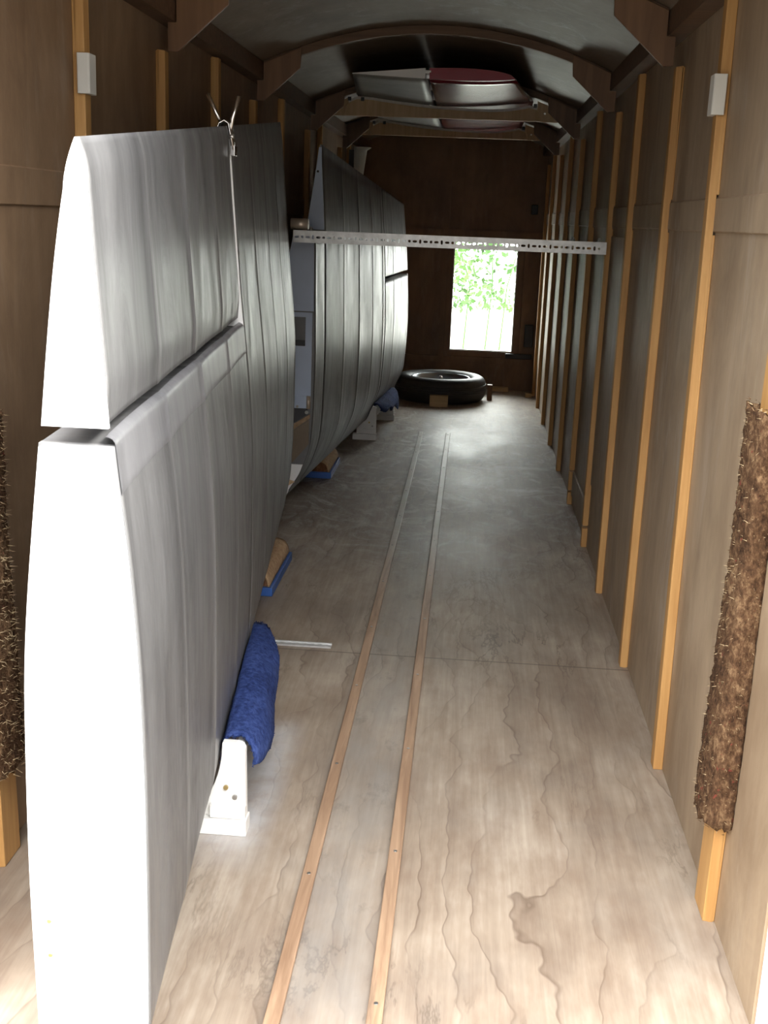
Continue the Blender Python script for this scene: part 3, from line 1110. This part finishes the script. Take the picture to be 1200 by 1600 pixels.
# ------------------------------------------------------------------ clamp on the aileron
ct = W1.pt(2.6, 1.0, True)
cl_ = empty('spring_clamp', (ct[0], 2.605, ct[2]), 'metal clamp with two raised handles gripping the wing trailing edge', 'clamp')
cx, cz = ct[0], ct[2]
h1 = MB().tube([(cx - 0.012, 2.605, cz + 0.010), (cx - 0.022, 2.605, cz + 0.028), (cx - 0.040, 2.605, cz + 0.066)], [0.0035, 0.0042, 0.0048], 10)
h1.build('handle', M['chrome'], cl_)
h2 = MB().tube([(cx + 0.012, 2.597, cz - 0.014), (cx + 0.016, 2.597, cz + 0.015), (cx + 0.031, 2.597, cz + 0.062)], [0.0038, 0.0045, 0.005], 10)
h2.build('handle', M['chrome'], cl_)
jw = MB()
prof = [(-0.020, -0.035), (-0.016, -0.012), (-0.010, 0.004), (0.0, 0.010), (0.008, 0.004), (0.011, -0.012), (0.019, -0.050)]
jw.grid([[(cx + a, y, cz + b_) for a, b_ in prof] for y in (2.585, 2.625)], False, True)
jo = jw.build('jaw', M['chrome'], cl_, 0, False)
md = jo.modifiers.new('thick', 'SOLIDIFY')
md.thickness = 0.003
md.offset = 1
MB().tube([(cx + 0.010, 2.588, cz - 0.022), (cx + 0.022, 2.588, cz - 0.022)], 0.005, 10).build('rivet', M['bolt'], cl_)
MB().box(cx + 0.014, cx + 0.023, 2.588, 2.618, cz - 0.062, cz - 0.040).build('jaw_pad', M['chrome'], cl_, 0.001)


# ------------------------------------------------------------------ floor battens and strip
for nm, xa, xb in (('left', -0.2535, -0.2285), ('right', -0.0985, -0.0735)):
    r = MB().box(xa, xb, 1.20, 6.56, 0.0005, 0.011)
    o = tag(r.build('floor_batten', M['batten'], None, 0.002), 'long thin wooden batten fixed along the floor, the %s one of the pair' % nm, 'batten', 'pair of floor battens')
    for k in range(12):
        y = 1.45 + 0.45 * k + (0.1 if nm == 'right' else 0)
        MB().tube([((xa + xb) / 2, y, 0.011), ((xa + xb) / 2, y, 0.0122)], 0.0035, 10).build('screw', M['bolt'], o)
st = MB()
x0, x1 = -0.526, -0.343
st.box(x0, x1, 3.076, 3.081, 0.0005, 0.006)
st.box(x0, x1, 3.102, 3.107, 0.0005, 0.006)
st.box(x0, x1, 3.081, 3.102, 0.0005, 0.002)
for k in range(8):
    st.box(x0 + 0.012 + k * 0.022, x0 + 0.024 + k * 0.022, 3.081, 3.102, 0.002, 0.0035)
tag(st.build('metal_strip', M['steel'], None), 'short slotted metal strip lying on the floor beyond the blue carpet cover', 'metal strip')


# ------------------------------------------------------------------ shaggy wraps on the first studs
def wrap(xs, xw, y0, wdt, zb, zt, label, sgn):
    rnd = random.Random(11 if sgn > 0 else 12)
    rows, fz = [], []
    nz, na = 70, 22
    for j in range(nz + 1):
        u = j / nz
        z = lerp(zb, zt, u)
        grow = 0.004 * math.sin(u * 7) + 0.010 * max(0, 0.25 - u) * 2
        hx = 0.016 + grow * 0.6        # thickness off the stud
        row = []
        for i in range(na + 1):
            a = i / na                  # from the wall round the stud back to the wall
            if a < 0.25:
                t = a / 0.25
                p = (lerp(xw - sgn * 0.001, xs - sgn * hx * 0.6, t), y0 - hx - grow)
                nv = (0, -1, 0)
            elif a < 0.75:
                t = (a - 0.25) / 0.5
                p = (xs - sgn * (hx * 0.6 + hx * 0.6 * math.sin(PI * t)), lerp(y0 - hx - grow, y0 + wdt + hx, t))
                nv = (-sgn, 0, 0)
            else:
                t = (a - 0.75) / 0.25
                p = (lerp(xs - sgn * hx * 0.6, xw - sgn * 0.001, t), y0 + wdt + hx)
                nv = (0, 1, 0)
            jt = rnd.uniform(-0.003, 0.0035) if 0 < i < na else 0
            edge = rnd.uniform(-0.005, 0.005) if j in (0, nz) else 0
            q = (p[0] + nv[0] * jt, p[1] + nv[1] * jt + (-0.055 if sgn > 0 else -0.045) * z, z + rnd.uniform(-0.003, 0.003) + edge)
            row.append(q)
            if 0 < i < na:
                for _ in range(2):
                    fz.append(((q[0], q[1] + rnd.uniform(-.002, .002), q[2] + rnd.uniform(-.006, .006)), nv))
        rows.append(row)
    m = MB()
    m.grid(rows, False, True)
    root = m.build('felt_wrap', M['brownmat'], None, 0, False)
    md = root.modifiers.new('thick', 'SOLIDIFY')
    md.thickness = 0.005
    tag(root, label, 'felt wrap', 'brown felt wraps on the first studs')
    f = MB()
    rnd.shuffle(fz)
    fuzz(f, fz[:2200], 0.011, rnd, 0.0009)
    fo = f.build('loose_fibres', M['brownmat'], root, 0, False)
    fo['kind'] = 'stuff'
    f = MB()
    fuzz(f, fz[2200:3000], 0.014, rnd, 0.0011)
    fo = f.build('pale_fibres', M['strand'], root, 0, False)
    fo['kind'] = 'stuff'


wrap(SR, XR, 1.86, 0.075, 0.205, 0.93, 'brown shaggy felt wrapped around the first stud of the right wall', 1)
wrap(SL, XL, 1.86, 0.075, 0.195, 0.85, 'brown shaggy felt wrapped around the stud left of the white end rib', -1)

# foam pads on the second studs
for nm, xs, y, z, sgn in (('right', SR, 2.4985, 1.425, 1), ('left', SL, 2.43, 1.42, -1)):
    m = MB()
    y += 0.0
    pts = [(xs - sgn * dx_, y + dy_) for dx_, dy_ in ((0.0135, -0.009), (0.0105, -0.0125), (-0.011, -0.0125), (-0.0125, -0.011), (-0.0125, -0.002), (0.0008, -0.002), (0.0008, 0.034), (0.0105, 0.034), (0.0135, 0.031))]
    m.prism(pts, 'z', z, z + 0.078, False)
    tag(m.build('foam_pad', M['foam'], None, 0.001), 'small white foam pad on the second stud of the %s wall' % nm, 'foam pad', 'white foam pads')

# small loose blocks at the right wall
tag(MB().box(SR, XR - 0.001, 4.308, 4.338, 0.0005, 0.075).build('wood_block', M['pine'], None, 0.002), 'short pine foot block below the fifth right stud', 'block')
tag(MB().box(SR, XR - 0.001, 5.0, 5.034, 0.0005, 0.055).build('wood_block', M['pine'], None, 0.002), 'low pine block on the floor below the broken sixth right stud', 'block')
tag(MB().box(SR, XR - 0.001, 5.0, 5.034, 0.064, 0.148).build('wood_block', M['pine'], None, 0.002), 'upper pine offcut below the broken sixth right stud', 'block')
tag(MB().box(XR - 0.010, XR - 0.0007, 4.42, 4.97, 0.05, 0.155).build('wall_patch', M['wall'], None, 0.002), 'thin ply patch low on the right wall between fifth and sixth studs', 'patch')
tag(MB().box(XR - 0.006, XR - 0.0007, 3.785, 4.300, 0.25, 1.165).build('wall_patch', M['wall'], None, 0.002), 'thin ply patch on the right wall at the bar end', 'patch')

# ------------------------------------------------------------------ roof rack and tailplane
for k, (i, lab) in enumerate(((6, 'scooped tan rack board under the roof, the nearer of two'), (8, 'scooped tan rack board under the roof, the farther of two'))):
    y = ST_R[i] + 0.031
    zb = 1.662 if k == 0 else 1.668
    root = empty('roof_rack_board', (XC, y, zb), lab, 'rack board', 'scooped boards carrying the tailplane')
    top = lambda x: 1.703 + 0.125 * (x - 0.03) ** 2 if x < 0.03 else 1.703 + 0.62 * (x - 0.03) ** 2
    xs_ = [lerp(-0.625, 0.262, j / 24) for j in range(25)]
    up = [(x, min(top(x), 1.742) - 0.006 - (0.018 if j in (0, 24) else 0)) for j, x in enumerate(xs_)]
    MB().prism([(-0.645, zb)] + [(-0.640, 1.70)] + up + [(0.275, 1.70), (0.280, zb)], 'y', y, y + 0.022).build('scooped_board', M['rack'], root, 0.001)
    lo_ = [(x, z + 0.0004) for x, z in up]
    hi_ = [(x, z + 0.012) for x, z in up]
    MB().prism(lo_ + hi_[::-1], 'y', y - 0.001, y + 0.026).build('felt_edge', M['felt'], root)
    for s in (-1, 1):
        if s < 0:
            g = [(-0.765, zb), (-0.628, zb), (-0.628, ROOF(-0.628) - 0.035), (-0.765, ROOF(-0.765) - 0.035)]
        else:
            g = [(0.264, zb), (0.432, zb), (0.432, ROOF(0.432) - 0.035), (0.264, ROOF(0.264) - 0.035)]
        e = MB().prism(g, 'y', y + 0.0265, y + 0.040).build('end_plate', M['rack'], root, 0.001)
        MB().tube([(-0.66 if s < 0 else 0.30, y + 0.0264, 1.70), (-0.66 if s < 0 else 0.30, y + 0.022, 1.70)], 0.005, 10).build('bolt', M['bolt'], e)
    for bx in (-0.622, -0.56, 0.252):
        MB().box(bx - 0.008, bx + 0.008, y - 0.006, y - 0.0012, 1.728 if bx < 0 else 1.722, 1.745 if bx < 0 else 1.740).build('peg', M['black'], root)

tail = empty('tailplane', (-0.2, 4.68, 1.72), 'glider tailplane stored under the roof, grey elevator and glossy red fin part', 'tailplane')
TY0, TY1 = 4.68, 7.6
TLE = lambda y: lerp(0.126, 0.245, min(1, (y - TY0) / 1.05)) if y < TY0 + 1.05 else 0.245
TTE = lambda y: lerp(-0.500, -0.590, min(1, (y - TY0) / 1.05)) if y < TY0 + 1.05 else -0.590
THG = lambda y: lerp(-0.212, -0.222, (y - TY0) / (TY1 - TY0))
ZB = 1.7165


def stab(y, k=1.0):
    x0, x1 = THG(y) + 0.008, TLE(y)
    c = x1 - x0
    rise = 0.016 * min(1, (y - TY0) / 0.9)
    lo, hi = [], []
    for i in range(17):
        u = i / 16
        x = x0 + c * u
        tk = math.sqrt(max(0, 1 - u ** 3.2))
        lo.append((x, y, ZB + 0.002 - 0.003 * math.sin(PI * u) + rise * u ** 2 * 1.3 + 0.007 * u ** 4))
        hi.append((x, y, ZB + 0.002 + rise * u ** 2 * 1.3 + 0.007 * u ** 4 + 0.040 * tk * k + 0.004 * math.sin(PI * u)))
    return lo + hi[::-1]


def elev(y):
    x0, x1 = TTE(y), THG(y) - 0.008
    lo, hi = [], []
    rs = 0.026 * min(1, (y - TY0) / 0.9)
    for i in range(11):
        u = i / 10
        x = lerp(x1, x0, u)
        lo.append((x, y, ZB + 0.004 + 0.010 * u + rs * u ** 1.3))
        hi.append((x, y, ZB + 0.004 + 0.010 * u + rs * u ** 1.3 + 0.036 * (1 - u) + 0.0015))
    return lo + hi[::-1]


def loft(fn, ys, mb):
    rows = [fn(y) for y in ys]
    mb.grid(rows, True, True)
    for rw in (rows[0], rows[-1]):
        m = len(rw)
        for i in range(m // 2 - 1):
            mb.add([rw[i], rw[i + 1], rw[m - 2 - i], rw[m - 1 - i]], [(0, 1, 2, 3)])
    return mb


ysT = [TY0 + 0.012 + (TY1 - TY0 - 0.012) * j / 20 for j in range(21)]
so = loft(stab, ysT, MB()).build('stabiliser', M['darkred'], tail)
so['label'] = 'glossy dark red fixed part'
r_ = MB()
rw0 = stab(TY0 + 0.0118)
r_.grid([[(p[0], TY0, p[2]) for p in rw0], rw0], True, False)
m = len(rw0)
for i in range(m // 2 - 1):
    q = [(rw0[a][0], TY0, rw0[a][2]) for a in (i, i + 1, m - 2 - i, m - 1 - i)]
    r_.add(q, [(0, 1, 2, 3)])
r_.build('tip_face', M['red'], so)['label'] = 'bright red tip face'
eo = loft(elev, ysT, MB()).build('elevator', M['tailgrey'], tail)
eo['label'] = 'grey elevator'
r_ = MB()
rw0 = elev(TY0 + 0.0118)
r_.grid([[(p[0], TY0, p[2]) for p in rw0], rw0], True, False)
m = len(rw0)
for i in range(m // 2 - 1):
    q = [(rw0[a][0], TY0, rw0[a][2]) for a in (i, i + 1, m - 2 - i, m - 1 - i)]
    r_.add(q, [(0, 1, 2, 3)])
r_.build('elevator_tip', M['white'], eo)['label'] = 'white wedge-shaped elevator tip'
for y in (4.76, 5.15, 5.55, 6.4, 7.2):
    h = THG(y)
    MB().box(h - 0.0095, h + 0.0095, y, y + 0.03, ZB + 0.012, ZB + 0.03).build('hinge', M['chrome'], tail)
MB().box(-0.235, -0.199, TY0 - 0.001, TY0 + 0.03, ZB + 0.026, ZB + 0.033).build('hinge', M['white'], tail)

# pale fairing beyond the far wing
fr = MB()
rows = []
for j in range(13):
    u = j / 12
    z = lerp(1.42, 1.615, u)
    r = lerp(0.027, 0.040, u) + (0.012 if j == 12 else 0)
    rows.append([(-0.772 + 2.0 * r * math.cos(PI * (i / 14) - PI / 2), 7.50 + 1.2 * r * math.sin(PI * (i / 14) - PI / 2), z) for i in range(15)])
fr.grid(rows, False, True)
o = fr.build('plastic_fairing', M['fairing'], None, 0, False)
md = o.modifiers.new('thick', 'SOLIDIFY')
md.thickness = 0.004
MB().box(-0.8045, -0.770, 7.47, 7.53, 1.44, 1.60).build('hanger', M['black'], o)
tag(o, 'pale tapered plastic fairing hanging on the left wall beyond the far wing', 'fairing')


# ------------------------------------------------------------------ spare wheel and small things at the front
TX, TYc = -0.175, 7.915
wh = empty('spare_wheel', (TX, TYc, 0), 'black spare wheel lying flat on the floor below the window', 'spare wheel')
R_ = 0.312
prof = [(0.205, 0.035), (0.215, 0.018), (0.245, 0.004), (0.275, 0.004), (0.292, 0.015), (0.305, 0.035), (R_, 0.06), (R_, 0.115), (0.305, 0.14), (0.292, 0.158), (0.275, 0.168),
        (0.245, 0.170), (0.218, 0.158), (0.206, 0.142), (0.204, 0.09), (0.205, 0.035)]
ty = MB().lathe(prof, (TX, TYc, 0), 72).build('tyre', M['rubber'], wh)
g = MB()
for zz_ in (0.068, 0.082, 0.096, 0.110):
    g.lathe([(R_ - 0.001, zz_), (R_ + 0.0035, zz_ + 0.002), (R_ + 0.0035, zz_ + 0.008), (R_ - 0.001, zz_ + 0.010)], (TX, TYc, 0), 72)
g.build('tread', M['rubber'], ty)
rp = [(0.2045, 0.150), (0.197, 0.158), (0.190, 0.150), (0.184, 0.125), (0.176, 0.075), (0.150, 0.062), (0.120, 0.075), (0.085, 0.095), (0.055, 0.098), (0.030, 0.092), (0.030, 0.086),
      (0.055, 0.091), (0.085, 0.088), (0.12, 0.068), (0.15, 0.055), (0.184, 0.06), (0.2035, 0.10), (0.2045, 0.150)]
rm = MB().lathe(rp, (TX, TYc, 0), 64).build('rim', M['rim'], wh)
for k in range(5):
    a = 2 * PI * k / 5 + 0.3
    MB().tube([(TX + 0.065 * math.cos(a), TYc + 0.065 * math.sin(a), 0.094), (TX + 0.065 * math.cos(a), TYc + 0.065 * math.sin(a), 0.112)], 0.009, 6).build('wheel_nut', M['bolt'], rm)
MB().tube([(TX, TYc, 0.02), (TX, TYc, 0.145), (TX, TYc, 0.16)], [0.014, 0.014, 0.008], 12).build('centre_stud', M['bolt'], wh)
MB().box(TX - 0.04, TX + 0.04, TYc - 0.012, TYc + 0.012, 0.105, 0.118).build('clamp_plate', M['bolt'], wh)
tag(MB().box(-0.232, -0.112, 7.552, 7.597, 0.0005, 0.075).build('wood_block', M['block'], None, 0.002), 'pale wood block chocking the front of the spare wheel', 'block')
wd = MB()
wd.prism([(7.94, 0.0005), (8.05, 0.0005), (8.05, 0.10), (8.0, 0.10)], 'x', 0.150, 0.185)
tag(wd.build('wheel_chock', M['front'], None, 0.002), 'dark wooden wedge at the right side of the spare wheel', 'wedge')
tag(MB().box(0.165, 0.31, 8.40, 8.475, 0.0005, 0.03).build('wood_batten', M['block'], None, 0.002), 'pale batten offcut on the floor under the window', 'batten')
tag(MB().box(0.425, 0.47, 8.17, 8.22, 0.0005, 0.028).build('wood_offcut', M['block'], None, 0.002), 'tiny wood offcut on the floor in the far right corner', 'offcut')
db = MB().box(0.405, 0.465, Y1 - 0.05, Y1 - 0.0008, 0.325, 0.485)
tag(db.build('dark_box', M['black'], None, 0.004), 'dark box on the far wall right of the window, low', 'box')
tag(MB().box(0.275, 0.465, Y1 - 0.045, Y1 - 0.0225, 0.236, 0.272).build('dark_bar', M['black'], None, 0.004), 'dark bar on the far wall below the right window corner', 'bar')
tag(MB().box(0.395, 0.44, Y1 - 0.03, Y1 - 0.0008, 1.258, 1.325).build('dark_socket', M['black'], None, 0.004), 'small black box high on the far wall right of centre', 'box')
